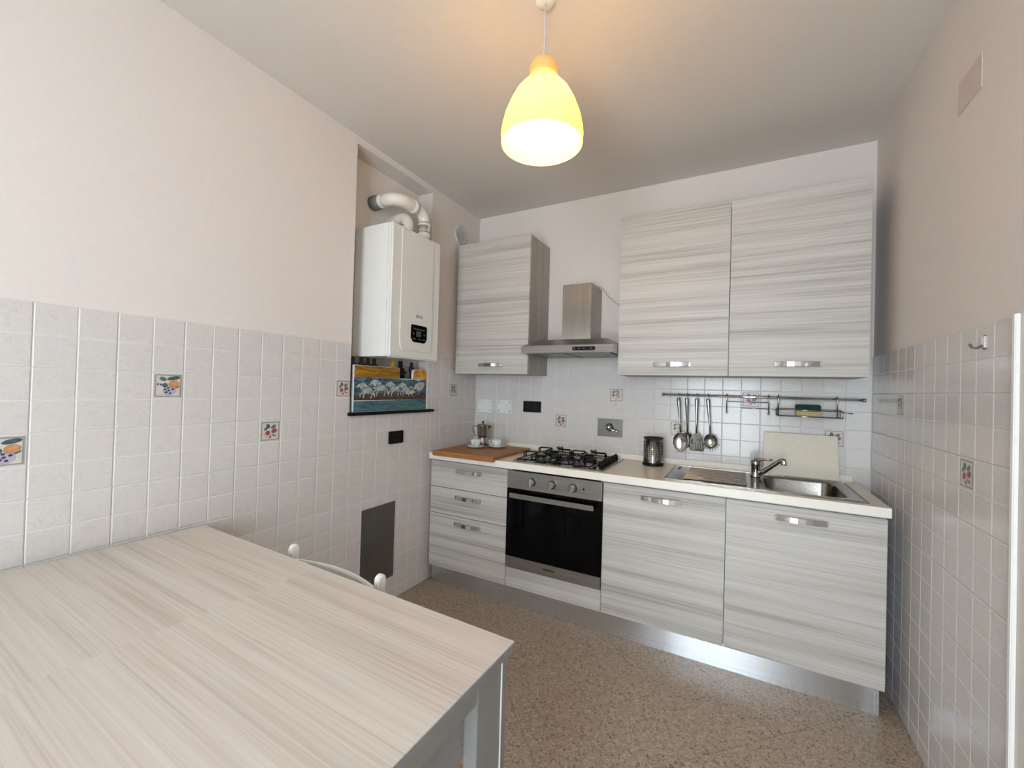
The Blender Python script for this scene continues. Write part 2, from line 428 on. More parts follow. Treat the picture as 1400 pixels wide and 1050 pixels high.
def decor(kind, fu, fv, fn):
    key = (kind, fu)
    if key in DC: return DC[key]
    sz = .084; P = lambda u, v, n: tuple(fu[k]*u*sz+fv[k]*v*sz+fn[k]*n for k in range(3))
    mb = MB(); h = .5
    a = [P(-h, -h, -.001), P(h, -h, -.001), P(h, h, -.001), P(-h, h, -.001)]; c = [P(-h, -h, .0012), P(h, -h, .0012), P(h, h, .0012), P(-h, h, .0012)]
    mb.add(a+c, [(4, 5, 6, 7), (0, 1, 5, 4), (1, 2, 6, 5), (2, 3, 7, 6), (3, 0, 4, 7)], 0)
    g = .44; mb.add([P(-g, -g, .0014), P(g, -g, .0014), P(g, g, .0014), P(-g, g, .0014)], [(0, 1, 2, 3)], 1)
    for i, (mi, poly) in enumerate({'peach': PEACH, 'cherry': CHERRY, 'lemon': LEMON}[kind]):
        mb.add([P(max(-g, min(g, u)), max(-g, min(g, v)), .0016+.00007*i) for u, v in poly], [tuple(range(len(poly)))], mi)
    DC[key] = mb.mesh('fruit_inset', [M[k] for k in DM], fix=False)
    return DC[key]
def tile_wall(parent, fu, fv, fn, base, ugrid, vgrid, u0, u1, v0, v1, holes, decors):
    """ugrid/vgrid: tile edges; each tile is split at its middle. decors: (u centre, v centre, kind)"""
    for a in range(len(ugrid)-1):
        for c in range(len(vgrid)-1):
            rects = [(max(u0, ugrid[a]), min(u1, ugrid[a+1]), max(v0, vgrid[c]), min(v1, vgrid[c+1]))]
            if rects[0][1]-rects[0][0] < .012 or rects[0][3]-rects[0][2] < .012: continue
            for h in holes:
                nr = []
                for (p, q, r, s) in rects:
                    if q <= h[0]+1e-4 or p >= h[1]-1e-4 or s <= h[2]+1e-4 or r >= h[3]-1e-4: nr.append((p, q, r, s)); continue
                    if p < h[0]-.012: nr.append((p, h[0], r, s))
                    if q > h[1]+.012: nr.append((h[1], q, r, s))
                    if r < h[2]-.012: nr.append((max(p, h[0]), min(q, h[1]), r, h[2]))
                rects = nr
            for (p, q, r, s) in rects:
                mu, mv = (ugrid[a]+ugrid[a+1])/2, (vgrid[c]+vgrid[c+1])/2
                us = [p]+([mu] if p+.01 < mu < q-.01 else [])+[q]; vv = [r]+([mv] if r+.01 < mv < s-.01 else [])+[s]
                world = [base[k]+fu[k]*p+fv[k]*r for k in range(3)]
                t = place(tile_mesh(us, vv, fu, fv, fn), 'tile', parent, world)
                ROOT[t.name] = Vector(world)
                for (du, dv, kind) in decors:
                    if p < du < q and r < dv < s:
                        place(decor(kind, fu, fv, fn), 'fruit_inset', t, [base[k]+fu[k]*du+fv[k]*dv for k in range(3)])
VG = [ZT-.1995*k for k in range(9)][::-1]
vrow = lambda r: ZT-.09975*(r+.5)          # centre of the r-th 10 cm row from the top
t2 = .1982; V0 = -2.441
UG = [V0+t2*k for k in range(-3, 14)]
ucol = lambda k: V0+.0991*(k+.5)
tile_wall(wall_left, (0, 1, 0), (0, 0, 1), (1, 0, 0), (0, 0, 0), UG, VG, -3.1, 0, 0, ZT, [(RY0, RY1, RZ0, 9)],
          [(ucol(-1), vrow(4), 'peach'), (ucol(3), vrow(2), 'peach'), (ucol(7), vrow(4), 'cherry'), (ucol(11), vrow(2), 'cherry'), (ucol(21)+.01, vrow(2), 'lemon')])
tile_wall(wall_back, (1, 0, 0), (0, 0, 1), (0, -1, 0), (0, 0, 0), [.2*k for k in range(14)], VG, 0, RW, .765, ZT, [],
          [(.75, vrow(4), 'cherry'), (1.15, vrow(2), 'lemon'), (1.55, vrow(4), 'lemon'), (1.95, vrow(2), 'cherry'), (2.35, vrow(4), 'cherry')])
tile_wall(wall_back, (1, 0, 0), (0, 0, 1), (0, -1, 0), (0, 0, 0), [2.4, 2.6], VG, 2.4, RW, 0, .765, [], [])
tile_wall(wall_right, (0, -1, 0), (0, 0, 1), (-1, 0, 0), (RW, 0, 0), [.2*k for k in range(8)], VG, 0, 1.30, 0, ZT, [],
          [(.44, vrow(2), 'lemon'), (1.052, vrow(4), 'cherry')])
struct(part(MB().box(RW-.008, RW+.004, -1.316, -1.301, 0, ZT+.004), 'trim_1', 'white', bev=.002))

# ------------------------------------------------------------------ shared handle
def handle_mesh():
    mb = MB(); n = 14; ring = []
    for k in range(n+1):
        x = -.1+.2*k/n; y = -(.010+.018*(1-(x/.1)**2)); ring.append((x, y))
    rings = [[(x, y, -.0125), (x, y, .0125), (x, y+.004, .0125), (x, y+.004, -.0125)] for x, y in ring]
    mb.loft(rings, 0, False)
    for sx in (-1, 1): mb.box(min(sx*.1, sx*.088), max(sx*.1, sx*.088), -.012, 0.001, -.0115, .0115)
    return mb.mesh('handle', [M['chrome']], bev=.0012, seg=1)
HANDLE = handle_mesh()

# ------------------------------------------------------------------ base units
XA, XB, XC, XD, XE = .036, .637, 1.238, 1.841, 2.442
ZK, ZC, YF, ZW0, ZW1 = .126, .838, -.58, .850, .890
def carcass(x0, x1, y0, y1, z0, z1, th=.016, top=False):
    mb = MB()
    mb.box(x0, x0+th, y0, y1, z0, z1); mb.box(x1-th, x1, y0, y1, z0, z1)
    mb.box(x0+th, x1-th, y0, y1, z0, z0+th); mb.box(x0+th, x1-th, y1-.006, y1, z0+th, z1)
    if top: mb.box(x0+th, x1-th, y0, y1-.006, z1-th, z1)
    else: mb.box(x0+th, x1-th, y0, y0+.06, z1-th, z1)
    return mb
def unit(name, label, x0, x1):
    t = thing(name, label, 'cabinet', ((x0+x1)/2, YF/2, ZK))
    part(carcass(x0+.001, x1-.001, YF+.022, -.06, ZK, ZW0-.001), 'body', 'carcass', t)
    return t
t = unit('drawer_unit', 'pale wood-grain base unit with three drawers under the wooden board', XA, XB)
for z0, z1, hz in ((.665, ZC, .785), (.486, .661, .612), (ZK, .482, .437)):
    d = part(MB().box(XA+.0015, XB-.0015, YF, YF+.02, z0, z1), 'drawer', 'wood', t, .0012)
    place(HANDLE, 'handle', d, ((XA+XB)/2+.012, YF, hz))
for name, label, x0, x1 in (('base_cabinet', 'pale wood-grain base cabinet with one door, beside the oven', XC, XD),
                            ('base_cabinet', 'pale wood-grain base cabinet with one door, under the sink by the right-hand tiled wall', XD, XE)):
    t = unit(name, label, x0, x1)
    d = part(MB().box(x0+.0015, x1-.0015, YF, YF+.02, ZK, ZC), 'door', 'wood', t, .0012)
    place(HANDLE, 'handle', d, ((x0+x1)/2, YF, .785))
t = thing('oven_housing', 'pale wood-grain filler panel and housing around the oven', 'cabinet', ((XB+XC)/2, YF/2, ZK))
mb = MB(); mb.box(XB+.001, XB+.017, YF+.022, -.06, ZK, ZW0-.001); mb.box(XC-.017, XC-.001, YF+.022, -.06, ZK, ZW0-.001); mb.box(XB+.017, XC-.017, YF+.022, -.06, ZK, ZK+.016)
part(mb, 'body', 'carcass', t)
part(MB().box(XB+.0015, XC-.0015, YF, YF+.02, ZK, .243), 'filler_panel', 'wood', t, .0012)
# plinth
t = thing('plinth', 'brushed metal plinth strip along the floor under the base units', 'plinth', (1.23, -.54, 0))
part(MB().box(XA+.008, XE-.03, -.547, -.535, .001, ZK-.004), 'plinth_board', 'kick', t)
part(MB().box(XE-.03, XE-.012, -.549, -.53, .001, ZK-.004), 'end_cap', 'kick', t, .002)

# oven
t = thing('oven', 'built-in steel oven with black glass door and three knobs', 'oven', ((XB+XC)/2, -.3, .25))
OX0, OX1 = XB+.003, XC-.003
part(MB().box(XB+.020, XC-.020, YF+.022, -.1, .252, .835), 'oven_box', 'dullsteel', t)
cp = part(MB().box(OX0, OX1, YF-.012, YF+.018, .733, ZC), 'control_panel', 'steelh', t, .002)
part(MB().box(OX0, OX1, YF-.012, YF+.018, .318, .730), 'door_glass', 'glassblack', t, .002)
st = part(MB().box(OX0, OX1, YF-.012, YF+.018, .249, .316), 'door_trim', 'steelh', t, .002)
mb = MB(); x = (OX0+OX1)/2-.045
for wd in (.004, .010, .010, .010, .008, .004, .008):
    mb.box(x, x+wd, YF-.0126, YF-.0118, .281, .292); x += wd+.003
part(mb, 'brand_mark', 'markdark', st)
h = part(MB().box(.678, 1.2, -.632, -.622, .683, .711), 'door_handle', 'steelh', t, .003, 'flat brushed steel bar handle')
for x in (.7, 1.178): part(MB().box(x-.008, x+.008, -.624, YF-.010, .688, .706), 'handle_bracket', 'steelh', h, .001)
for x, rot in ((.811, 0), (.939, 0), (1.069, 20)):
    k = part(MB().lathe([(.026, 0), (.026, .006), (.022, .010), (.021, .024), (.018, .027)], (x, YF-.012, .786), 20, axis='y'), 'knob', 'chrome_dark', cp)
    c, s = math.cos(math.radians(rot)), math.sin(math.radians(rot))
    mb = MB().box(-.004, .004, YF-.046, YF-.034, -.022, .022); mb.v = [(x+c*a+s*d, e, .786-s*a+c*d) for a, e, d in mb.v]
    part(mb, 'grip', 'chrome', k, .001)
part(MB().lathe([(.006, 0), (.005, .003)], (1.13, YF-.012, .786), 12, axis='y'), 'indicator_lamp', 'black', cp)

# worktop with cut-outs for sink bowl
SX0, SX1, SY0, SY1 = 1.55, 2.385, -.555, -.075
BX0, BX1, BY0, BY1 = 2.006, 2.335, -.52, -.125
mb = MB(); x0, x1, y0, y1 = .034, 2.448, -.600, -.004
xs = [x0, BX0-.01, BX1+.01, x1]; ys = [y0, BY0-.01, BY1+.01, y1]
for i in range(3):
    for j in range(3):
        if i == 1 and j == 1: continue
        quad(mb, (xs[i], ys[j], ZW1), (xs[i+1], ys[j], ZW1), (xs[i+1], ys[j+1], ZW1), (xs[i], ys[j+1], ZW1))
        quad(mb, (xs[i], ys[j+1], ZW0), (xs[i+1], ys[j+1], ZW0), (xs[i+1], ys[j], ZW0), (xs[i], ys[j], ZW0))
def side(xa, ya, xb, yb, mi):
    mb.add([(xa, ya, ZW0), (xb, yb, ZW0), (xb, yb, ZW1), (xa, ya, ZW1)], [(0, 1, 2, 3)], mi)
pts = [(x, y0) for x in xs]; 
for i in range(3):
    side(xs[i], y0, xs[i+1], y0, 1); side(xs[i], y1, xs[i+1], y1, 1); side(x0, ys[i], x0, ys[i+1], 1); side(x1, ys[i], x1, ys[i+1], 1)
side(xs[1], ys[1], xs[2], ys[1], 1); side(xs[1], ys[2], xs[2], ys[2], 1); side(xs[1], ys[1], xs[1], ys[2], 1); side(xs[2], ys[1], xs[2], ys[2], 1)
tag(part(mb, 'worktop', ['counter', 'counteredge'], bev=.0), 'cream laminate worktop running over all the base units', 'worktop')
tag(part(MB().box(.036, 2.428, -.022, -.0025, ZW1, .924), 'worktop_upstand', 'counteredge', bev=.002), 'slim cream upstand strip between worktop and tiled wall', 'trim')

# ------------------------------------------------------------------ wall cabinets
UX = [(.033, .629), (1.239, 1.8315), (1.8345, 2.426)]
ULAB = ['pale wood-grain wall cabinet in the corner beside the boiler', 'pale wood-grain wall cabinet beside the extractor hood', 'pale wood-grain wall cabinet beside the right-hand wall']
UZ0, UZ1, YU = 1.441, 2.392, -.331
for (x0, x1), lab in zip(UX, ULAB):
    t = thing('wall_cabinet', lab, 'cabinet', ((x0+x1)/2, YU/2, UZ0))
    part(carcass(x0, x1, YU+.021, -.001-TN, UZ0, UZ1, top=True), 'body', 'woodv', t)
    d = part(MB().box(x0, x1, YU, YU+.019, UZ0, UZ1), 'door', 'wood', t, .0012)
    place(HANDLE, 'handle', d, ((x0+x1)/2+.01, YU, 1.503))

# ------------------------------------------------------------------ extractor hood
t = thing('extractor_hood', 'stainless extractor hood with square chimney above the hob', 'extractor hood', (.936, -.2, 1.57))
hx0, hx1, hy = .633, 1.237, -.44
mb = MB()
rings = [[(hx0, hy, 1.572), (hx1, hy, 1.572), (hx1, -.004, 1.572), (hx0, -.004, 1.572)],
         [(hx0, hy, 1.618), (hx1, hy, 1.618), (hx1, -.004, 1.618), (hx0, -.004, 1.618)],
         [(hx0+.07, hy+.12, 1.668), (hx1-.07, hy+.12, 1.668), (hx1-.07, -.004, 1.668), (hx0+.07, -.004, 1.668)]]
mb.loft(rings, 0, False)
part(mb, 'canopy', 'steelh', t, .002)
mb = MB().box(.832, 1.032, -.235, -.004, 1.660, 2.045); mb2 = mb
part(mb, 'chimney', 'steel', t, .0015)
s = part(MB().prism(rrect(.985, 1.13, 1.583, 1.607, .0115), hy-.003, hy+.002, 'y'), 'control_strip', 'black', t)
for x in (1.0, 1.03, 1.06, 1.105): part(MB().lathe([(.005, 0), (.004, .002)], (x, hy-.003, 1.595), 10, axis='y'), 'button', 'mark', s)
for x0, x1 in ((.66, .925), (.945, 1.21)):
    part(MB().box(x0, x1, -.40, -.05, 1.567, 1.574), 'grease_filter', 'dullsteel', t, .001)
tag(part(MB().tube([(1.0, -.012, 2.07), (1.03, -.010, 2.064), (1.05, -.009, 2.042), (1.076, -.009, 1.998), (1.11, -.009, 1.968), (1.148, -.009, 1.938), (1.2, -.009, 1.90), (1.236, -.009, 1.87)], .004, 8), 'power_cable', 'ventgrey'),
    'thin grey cable running down the wall from the hood chimney', 'cable')

# ------------------------------------------------------------------ hob
t = thing('gas_hob', 'four-burner steel gas hob with black wire grates', 'hob', (.94, -.31, ZW1))
HX0, HX1, HY0, HY1 = .652, 1.228, -.555, -.072
part(MB().box(HX0, HX1, HY0, HY1, ZW1+.0003, ZW1+.006), 'hob_plate', 'sink', t, .002)
BUR = [(.79, -.43, .036), (.79, -.2, .030), (1.03, -.43, .026), (1.03, -.2, .040)]
for x, y, r in BUR:
    bu = part(MB().lathe([(r+.018, 0), (r+.016, .004), (r, .006), (r, .018), (r-.006, .02)], (x, y, ZW1+.005), 20), 'burner', 'dullsteel', t)
    part(MB().lathe([(r-.001, 0), (r+.003, .004), (r-.002, .011), (0.004, .0125)], (x, y, ZW1+.024), 20), 'burner_cap', 'enamel', bu)
for gx in (.79, 1.03):
    mb = MB(); z0 = ZW1+.014; z1 = ZW1+.05
    a = .112
    mb.tube([(gx-a, -.535, z0), (gx+a, -.535, z0), (gx+a, -.09, z0), (gx-a, -.09, z0)], .004, 6, closed=True)
    mb.tube([(gx-a, -.315, z0), (gx+a, -.315, z0)], .004, 6)
    for sx in (-1, 1):
        for yy in (-.535, -.09): mb.tube([(gx+sx*a, yy, ZW1+.006), (gx+sx*a, yy, z0)], .005, 6)
    for by in (-.43, -.2):
        for dx, dy, R in ((1, 0, .112), (-1, 0, .112), (0, 1, .11), (0, -1, .105)):
            px, py = -dy, dx
            wv = .014
            o = [(gx+dx*R+px*wv, by+dy*R+py*wv), (gx+dx*R-px*wv, by+dy*R-py*wv)]
            path = [(o[0][0], o[0][1], z0), (o[0][0], o[0][1], z1-.006), (o[0][0]-dx*.006, o[0][1]-dy*.006, z1),
                    (gx+dx*.035, by+dy*.035, z1), (gx+dx*.028-px*wv*.5, by+dy*.028-py*wv*.5, z1), (gx+dx*.035-px*wv, by+dy*.035-py*wv, z1-.001),
                    (o[1][0]-dx*.006, o[1][1]-dy*.006, z1-.001), (o[1][0], o[1][1], z1-.007), (o[1][0], o[1][1], z0)]
            mb.tube(path, .0046, 6)
    part(mb, 'grate', 'enamel', t)
for k in range(5):
    y = -.42+.082*k
    kb = part(MB().lathe([(.019, 0), (.019, .004), (.016, .006), (.015, .022), (.012, .025)], (1.178, y, ZW1+.006), 16), 'knob', 'black', t)
    part(MB().box(1.174, 1.182, y-.016, y+.016, ZW1+.029, ZW1+.038), 'grip', 'black', kb, .0015)

# ------------------------------------------------------------------ sink and tap
t = thing('sink', 'inset stainless sink with ridged drainer and one bowl', 'sink', (2.0, -.31, ZW1))
zt = ZW1+.004
part(MB().box(SX0, 1.96, SY0, SY1, ZW1+.0003, zt, 0), 'drainer', 'sink', t, .0015)
bowl_c = ((BX0+BX1)/2, (BY0+BY1)/2)
hole = rrect(BX0, BX1, BY0, BY1, .07, 6)
def on_rect(px, py, x0, x1, y0, y1):
    # push a hole point outwards onto the plate's outline, staying in its own quadrant
    cx, cy = bowl_c; dx, dy = px-cx, py-cy
    k = min(((x1-cx)/dx if dx > 0 else (x0-cx)/dx) if abs(dx) > 1e-6 else 9, ((y1-cy)/dy if dy > 0 else (y0-cy)/dy) if abs(dy) > 1e-6 else 9)
    return cx+dx*k, cy+dy*k
outer = [on_rect(x, y, 1.96, SX1, SY0, SY1) for x, y in hole]
for cxn, cyn in ((1.96, SY0), (1.96, SY1), (SX1, SY0), (SX1, SY1)):
    i = min(range(len(outer)), key=lambda q: (outer[q][0]-cxn)**2+(outer[q][1]-cyn)**2); outer[i] = (cxn, cyn)
mb = MB()
def ringz(sc, z, r):
    return [(x, y, z) for x, y in rrect(BX0+sc, BX1-sc, BY0+sc, BY1-sc, r, 6)]
mb.loft([[(x, y, ZW1+.0003) for x, y in outer], [(x, y, zt) for x, y in outer]], 0, False, False, False)
mb.loft([[(x, y, zt) for x, y in outer], [(x, y, zt) for x, y in hole]], 0, False, False, False)
mb.loft([ringz(0, zt, .07), ringz(.004, zt-.003, .066), ringz(.007, zt-.012, .064), ringz(.012, zt-.11, .06), ringz(.022, zt-.14, .055), ringz(.045, zt-.155, .045), ringz(.14, zt-.16, .02)], 0, True, False, True)
part(mb, 'bowl', 'sink', t)
part(MB().lathe([(.04, 0), (.038, .003), (.03, .002), (.004, .001)], (bowl_c[0], bowl_c[1], zt-.16), 20), 'drain', 'chrome_dark', t)
for k in range(8):
    y = -.485+.047*k
    part(MB().prism([(y-.012, zt-.0005), (y+.012, zt-.0005), (y+.006, zt+.008), (y-.006, zt+.008)], 1.64, 1.93, 'x'), 'drainer_rib', 'sink', t, .002)
mb = MB()
for x0, x1, y0, y1 in ((SX0, SX1, SY0, SY0+.006), (SX0, SX1, SY1-.006, SY1), (SX0, SX0+.006, SY0+.006, SY1-.006), (SX1-.006, SX1, SY0+.006, SY1-.006)):
    mb.box(x0, x1, y0, y1, zt-.001, zt+.0025)
part(mb, 'sink_rim', 'sink', t, .001)
part(MB().lathe([(.012, 0), (.010, .002)], (1.585, -.14, zt), 14), 'overflow_hole', 'black', t)
part(MB().lathe([(.010, 0), (.008, .002)], (1.585, -.20, zt), 14), 'overflow_hole', 'black', t)

TX, TY = 1.975, -.20
t = thing('mixer_tap', 'chrome single-lever mixer tap with slanted spout behind the sink bowl', 'tap', (TX, TY, zt))
part(MB().lathe([(.0245, .0003), (.0245, .006), (.022, .012), (.022, .06), (.024, .064), (.024, .086), (.019, .092), (.004, .094)], (TX, TY, zt), 24), 'tap_body', 'chrome_dark', t)
d = Vector((.94, -.34, 0)).normalized()
p = lambda s, z: (TX+d.x*s, TY+d.y*s, zt+z)
sp = part(MB().tube([p(.012, .018), p(.04, .036), p(.08, .072), p(.115, .102), p(.128, .107), p(.138, .104)], [.013, .0125, .0115, .011, .0115, .012], 14), 'spout', 'chrome_dark', t)
part(MB().lathe([(.013, 0), (.0135, .004), (.0135, .022), (.012, .025)], (p(.134, 0)[0], p(.134, 0)[1], zt+.084), 16), 'aerator', 'chrome', sp)
part(MB().tube([p(-.005, .092), p(.02, .097), p(.05, .101), p(.082, .103)], [.011, .009, .006, .0055], 10), 'lever', 'chrome_dark', t)

# ------------------------------------------------------------------ things on the worktop
cb = MB().box(-.1715, .1715, -.005, .005, 0, .238)
ang = math.radians(-13); c, s = math.cos(ang), math.sin(ang)
cb.v = [(2.19+x, -.085+c*y-s*z, zt+.003+s*y+c*z+.0013) for x, y, z in cb.v]
tag(part(cb, 'chopping_board', 'chop', bev=.003), 'cream plastic chopping board leaning on the tiles behind the sink', 'chopping board')
cxy = (1.425, -.145)
t = thing('cutlery_canister', 'perforated steel cutlery canister on a black base', 'canister', (*cxy, ZW1))
part(MB().lathe([(.062, .0005), (.063, .004), (.062, .016), (.058, .02)], (*cxy, ZW1), 32), 'base', 'black', t)
part(MB().lathe([(.0575, .016), (.0575, .168), (.0555, .168), (.0555, .02)], (*cxy, ZW1), 40, cap=False), 'can', 'chrome_dark', t)
part(MB().lathe([(.0585, .164), (.0585, .172), (.0545, .172), (.0545, .164), (.0585, .164)], (*cxy, ZW1), 40, cap=False), 'rim', 'rubber', t)
mb = MB()
for k in range(28):
    a = 2*math.pi*k/28
    for r in range(10):
        z = ZW1+.034+.0125*r; ca, sa = math.cos(a), math.sin(a); pr = .0581
        ring = []
        for q in range(6):
            b_ = 2*math.pi*q/6; du, dv = .0044*math.cos(b_), .0044*math.sin(b_)
            ring.append((cxy[0]+pr*ca-sa*du, cxy[1]+pr*sa+ca*du, z+dv))
        mb.add(ring, [tuple(range(6))])
part(mb, 'perforations', 'markdark', t, kind='stuff')

t = thing('pastry_board', 'brown wooden pastry board with a front lip on the worktop', 'board', (.335, -.35, ZW1))
part(MB().box(.078, .557, -.603, -.10, ZW1+.0005, ZW1+.020), 'board_panel', 'board', t, .003)
part(MB().box(.078, .557, -.628, -.603, ZW1-.012, ZW1+.020), 'front_lip', 'board', t, .004)
ZB = ZW1+.020
def cup(cx, cy, ha, lab, slab):
    s = thing('saucer', 'white saucer under the '+slab, 'saucer', (cx, cy, ZB), 'espresso cups and saucers')
    part(MB().lathe([(.026, .0003), (.032, .003), (.05, .008), (.064, .015), (.0645, .017), (.05, .011), (.03, .006), (.004, .005)], (cx, cy, ZB), 32), 'dish', 'porcelain', s)
    t = thing('espresso_cup', 'white porcelain '+lab, 'cup', (cx, cy, ZB+.006), 'espresso cups and saucers')
    part(MB().lathe([(.018, .0005), (.022, .002), (.030, .016), (.036, .034), (.0375, .052), (.0355, .052), (.034, .034), (.028, .016), (.004, .006)], (cx, cy, ZB+.006), 28), 'cup_bowl', 'porcelain', t)
    dx, dy = math.cos(math.radians(ha)), math.sin(math.radians(ha))
    q = lambda r, z: (cx+dx*r, cy+dy*r, ZB+.006+z)
    part(MB().tube([q(.034, .044), q(.048, .046), q(.058, .038), q(.055, .026), q(.044, .016), q(.031, .017)], .0038, 8), 'cup_handle', 'porcelain', t)
cup(.235, -.335, -70, 'espresso cup with its handle turned to the hob, next to the coffee pot', 'espresso cup next to the coffee pot')
cup(.352, -.235, 200, 'espresso cup nearer the hob, its handle turned to the coffee pot', 'espresso cup nearer the hob')
px, py = .185, -.165
t = thing('coffee_pot', 'small steel stovetop coffee pot with lid and side handle', 'coffee pot', (px, py, ZB))
part(MB().lathe([(.046, .0005), (.047, .006), (.045, .03), (.034, .052), (.034, .058)], (px, py, ZB), 28), 'water_chamber', 'chrome_dark', t)
part(MB().lathe([(.034, .056), (.040, .062), (.042, .075), (.044, .145), (.045, .147)], (px, py, ZB), 28), 'jug', 'chrome_dark', t)
ld = part(MB().lathe([(.0455, .147), (.045, .151), (.028, .157), (.004, .160)], (px, py, ZB), 28), 'lid', 'chrome_dark', t)
part(MB().lathe([(.004, .159), (.004, .164), (.008, .168), (.008, .176), (.003, .179)], (px, py, ZB), 14), 'lid_knob', 'black', ld)
dr = Vector((.88, .47, 0))
mb = MB(); P0 = Vector((px, py, ZB))
a0 = P0+dr*.034+Vector((0, 0, .10)); 
tip = P0+dr*.068+Vector((0, 0, .148)); side_ = Vector((-.47, .88, 0))*.018
mb.add([a0, P0+dr*.038+side_+Vector((0, 0, .147)), P0+dr*.038-side_+Vector((0, 0, .147)), tip], [(0, 1, 3), (0, 3, 2), (1, 2, 3), (0, 2, 1)])
part(mb, 'pouring_spout', 'chrome_dark', t)
hp = lambda r, z: tuple(P0-dr*r+Vector((0, 0, z)))
part(MB().tube([hp(.042, .138), hp(.066, .140), hp(.078, .134), hp(.074, .115), hp(.058, .072), hp(.052, .062)], .0042, 8), 'pot_handle', 'dullsteel', t)

# ------------------------------------------------------------------ rail and hanging tools
t = thing('utensil_rail', 'round steel hanging rail fixed to the tiles above the worktop', 'rail', (1.96, -.045, 1.33))
RZ, RYY = 1.330, -.045
part(MB().tube([(1.455, RYY, RZ), (2.474, RYY, RZ)], .008, 12), 'rail_tube', 'chrome', t)
for x in (1.46, 2.469): part(MB().lathe([(.0095, -.006), (.0095, .006)], (x, RYY, RZ), 14, axis='x'), 'end_cap', 'chrome_dark', t)
for x in (1.50, 1.96, 2.43): part(MB().tube([(x, RYY+.004, RZ), (x, -.0015, RZ)], .006, 10), 'wall_bracket', 'chrome_dark', t)
def hook_pts(x, drop):
    return [(x, RYY+.0095, RZ-.0105), (x, RYY+.0128, RZ), (x, RYY+.009, RZ+.0098), (x, RYY+.001, RZ+.0134), (x, RYY-.0085, RZ+.0105), (x, RYY-.0128, RZ+.001), (x, RYY-.0128, RZ-.010), (x, RYY-.0128, RZ-drop)]
def utensil(name, label, x, tilt, head, back=0):
    t = thing(name, label, name.split('_')[-1], (x, RYY, RZ), 'steel utensils hanging from the rail')
    y = RYY-.0128
    part(MB().tube(hook_pts(x, .028)+[(x, y-.004, RZ-.033), (x, y-.007, RZ-.027)], .0018, 6), 'hook', 'chrome_dark', t)
    mb = MB(); rings = []
    for z, wd in ((-.018, .006), (-.022, .0105), (-.05, .0105), (-.10, .008), (-.17, .0055), (-.235, .005)):
        f = tilt*(z+.02)
        yy = y-.0045+back*max(0, -(z+.02)/.215)
        rings.append([(x-wd+f, yy, RZ+z), (x+f, yy-.0035, RZ+z), (x+wd+f, yy, RZ+z), (x+f, yy+.0018, RZ+z)])
    mb.loft(rings, 0, True)
    part(mb, 'handle', 'chrome_dark', t)
    head(t, x+tilt*-.215, y-.0045+back, RZ-.235)
def spoon_head(rx, rz, depth):
    def f(t, x, y, z):
        mb = MB(); n = 20; rings = []
        c_z = z-rz+.004
        for k in range(7):
            q = k/6; rr = math.cos(q*math.pi/2); dd = math.sin(q*math.pi/2)*depth
            rings.append([(x+rx*max(rr, .02)*math.cos(2*math.pi*i/n), y+.004-depth*.3+dd, c_z+rz*max(rr, .02)*math.sin(2*math.pi*i/n)) for i in range(n)])
        inner = [[(a, b_-.0015, c_) for a, b_, c_ in r] for r in rings]
        mb.loft(rings, 0, True, False, True); mb.loft(inner, 0, True, False, True); mb.loft([rings[0], inner[0]], 0, False, False, False)
        part(mb, 'bowl', 'chrome_dark', t)
    return f
def slotted(t, x, y, z):
    mb = MB(); top = z+.006; bot = z-.108; x += .002
    # blade as bars between a shoulder and a bottom rim
    mb.prism([(x-.006, top), (x+.006, top), (x+.034, top-.03), (x+.036, top-.045), (x-.036, top-.045), (x-.034, top-.03)], y-.001, y+.0012, 'y')
    n = 6
    for k in range(n):
        u = -1+2*k/(n-1); w0 = .0038
        mb.prism([(x+u*.0325-w0, top-.045), (x+u*.0325+w0, top-.045), (x+u*.0365+w0, bot+.012), (x+u*.0365-w0, bot+.012)], y-.001, y+.0012, 'y')
    mb.prism([(x-.0405, bot+.012), (x+.0405, bot+.012), (x+.039, bot+.003), (x+.034, bot), (x-.034, bot), (x-.039, bot+.003)], y-.001, y+.0012, 'y')
    mb.v = [(a, b_+(top-c_)*.16, c_) for a, b_, c_ in mb.v]
    part(mb, 'slotted_blade', 'chrome_dark', t)
def fork_bowl(t, x, y, z):
    spoon_head(.040, .044, .02)(t, x, y, z)
    cz = z-.042+.004
    for k in range(9):
        a = math.radians(-160+140*k/8)
        p0 = Vector((x+.036*math.cos(a), y, cz+.038*math.sin(a))); d_ = Vector((math.cos(a)*.5, -.9, math.sin(a)*.6)).normalized()
        part(MB().tube([p0, p0+d_*.012, p0+d_*.026+Vector((math.cos(a)*.006, 0, math.sin(a)*.008))], [.0042, .0036, .0028], 7), 'tooth', 'chrome_dark', t)
utensil('serving_spoon', 'steel serving spoon with oval bowl hanging from the rail', 1.555, -.085, spoon_head(.045, .060, .014), -.014)
utensil('soup_ladle', 'steel ladle hanging from the rail between serving spoon and slotted turner', 1.603, -.03, spoon_head(.034, .048, .016), .022)
utensil('slotted_turner', 'steel slotted turner hanging from the rail', 1.661, -.005, slotted)
utensil('pasta_spoon', 'steel pasta spoon with toothed rim hanging from the rail', 1.722, -.085, fork_bowl)
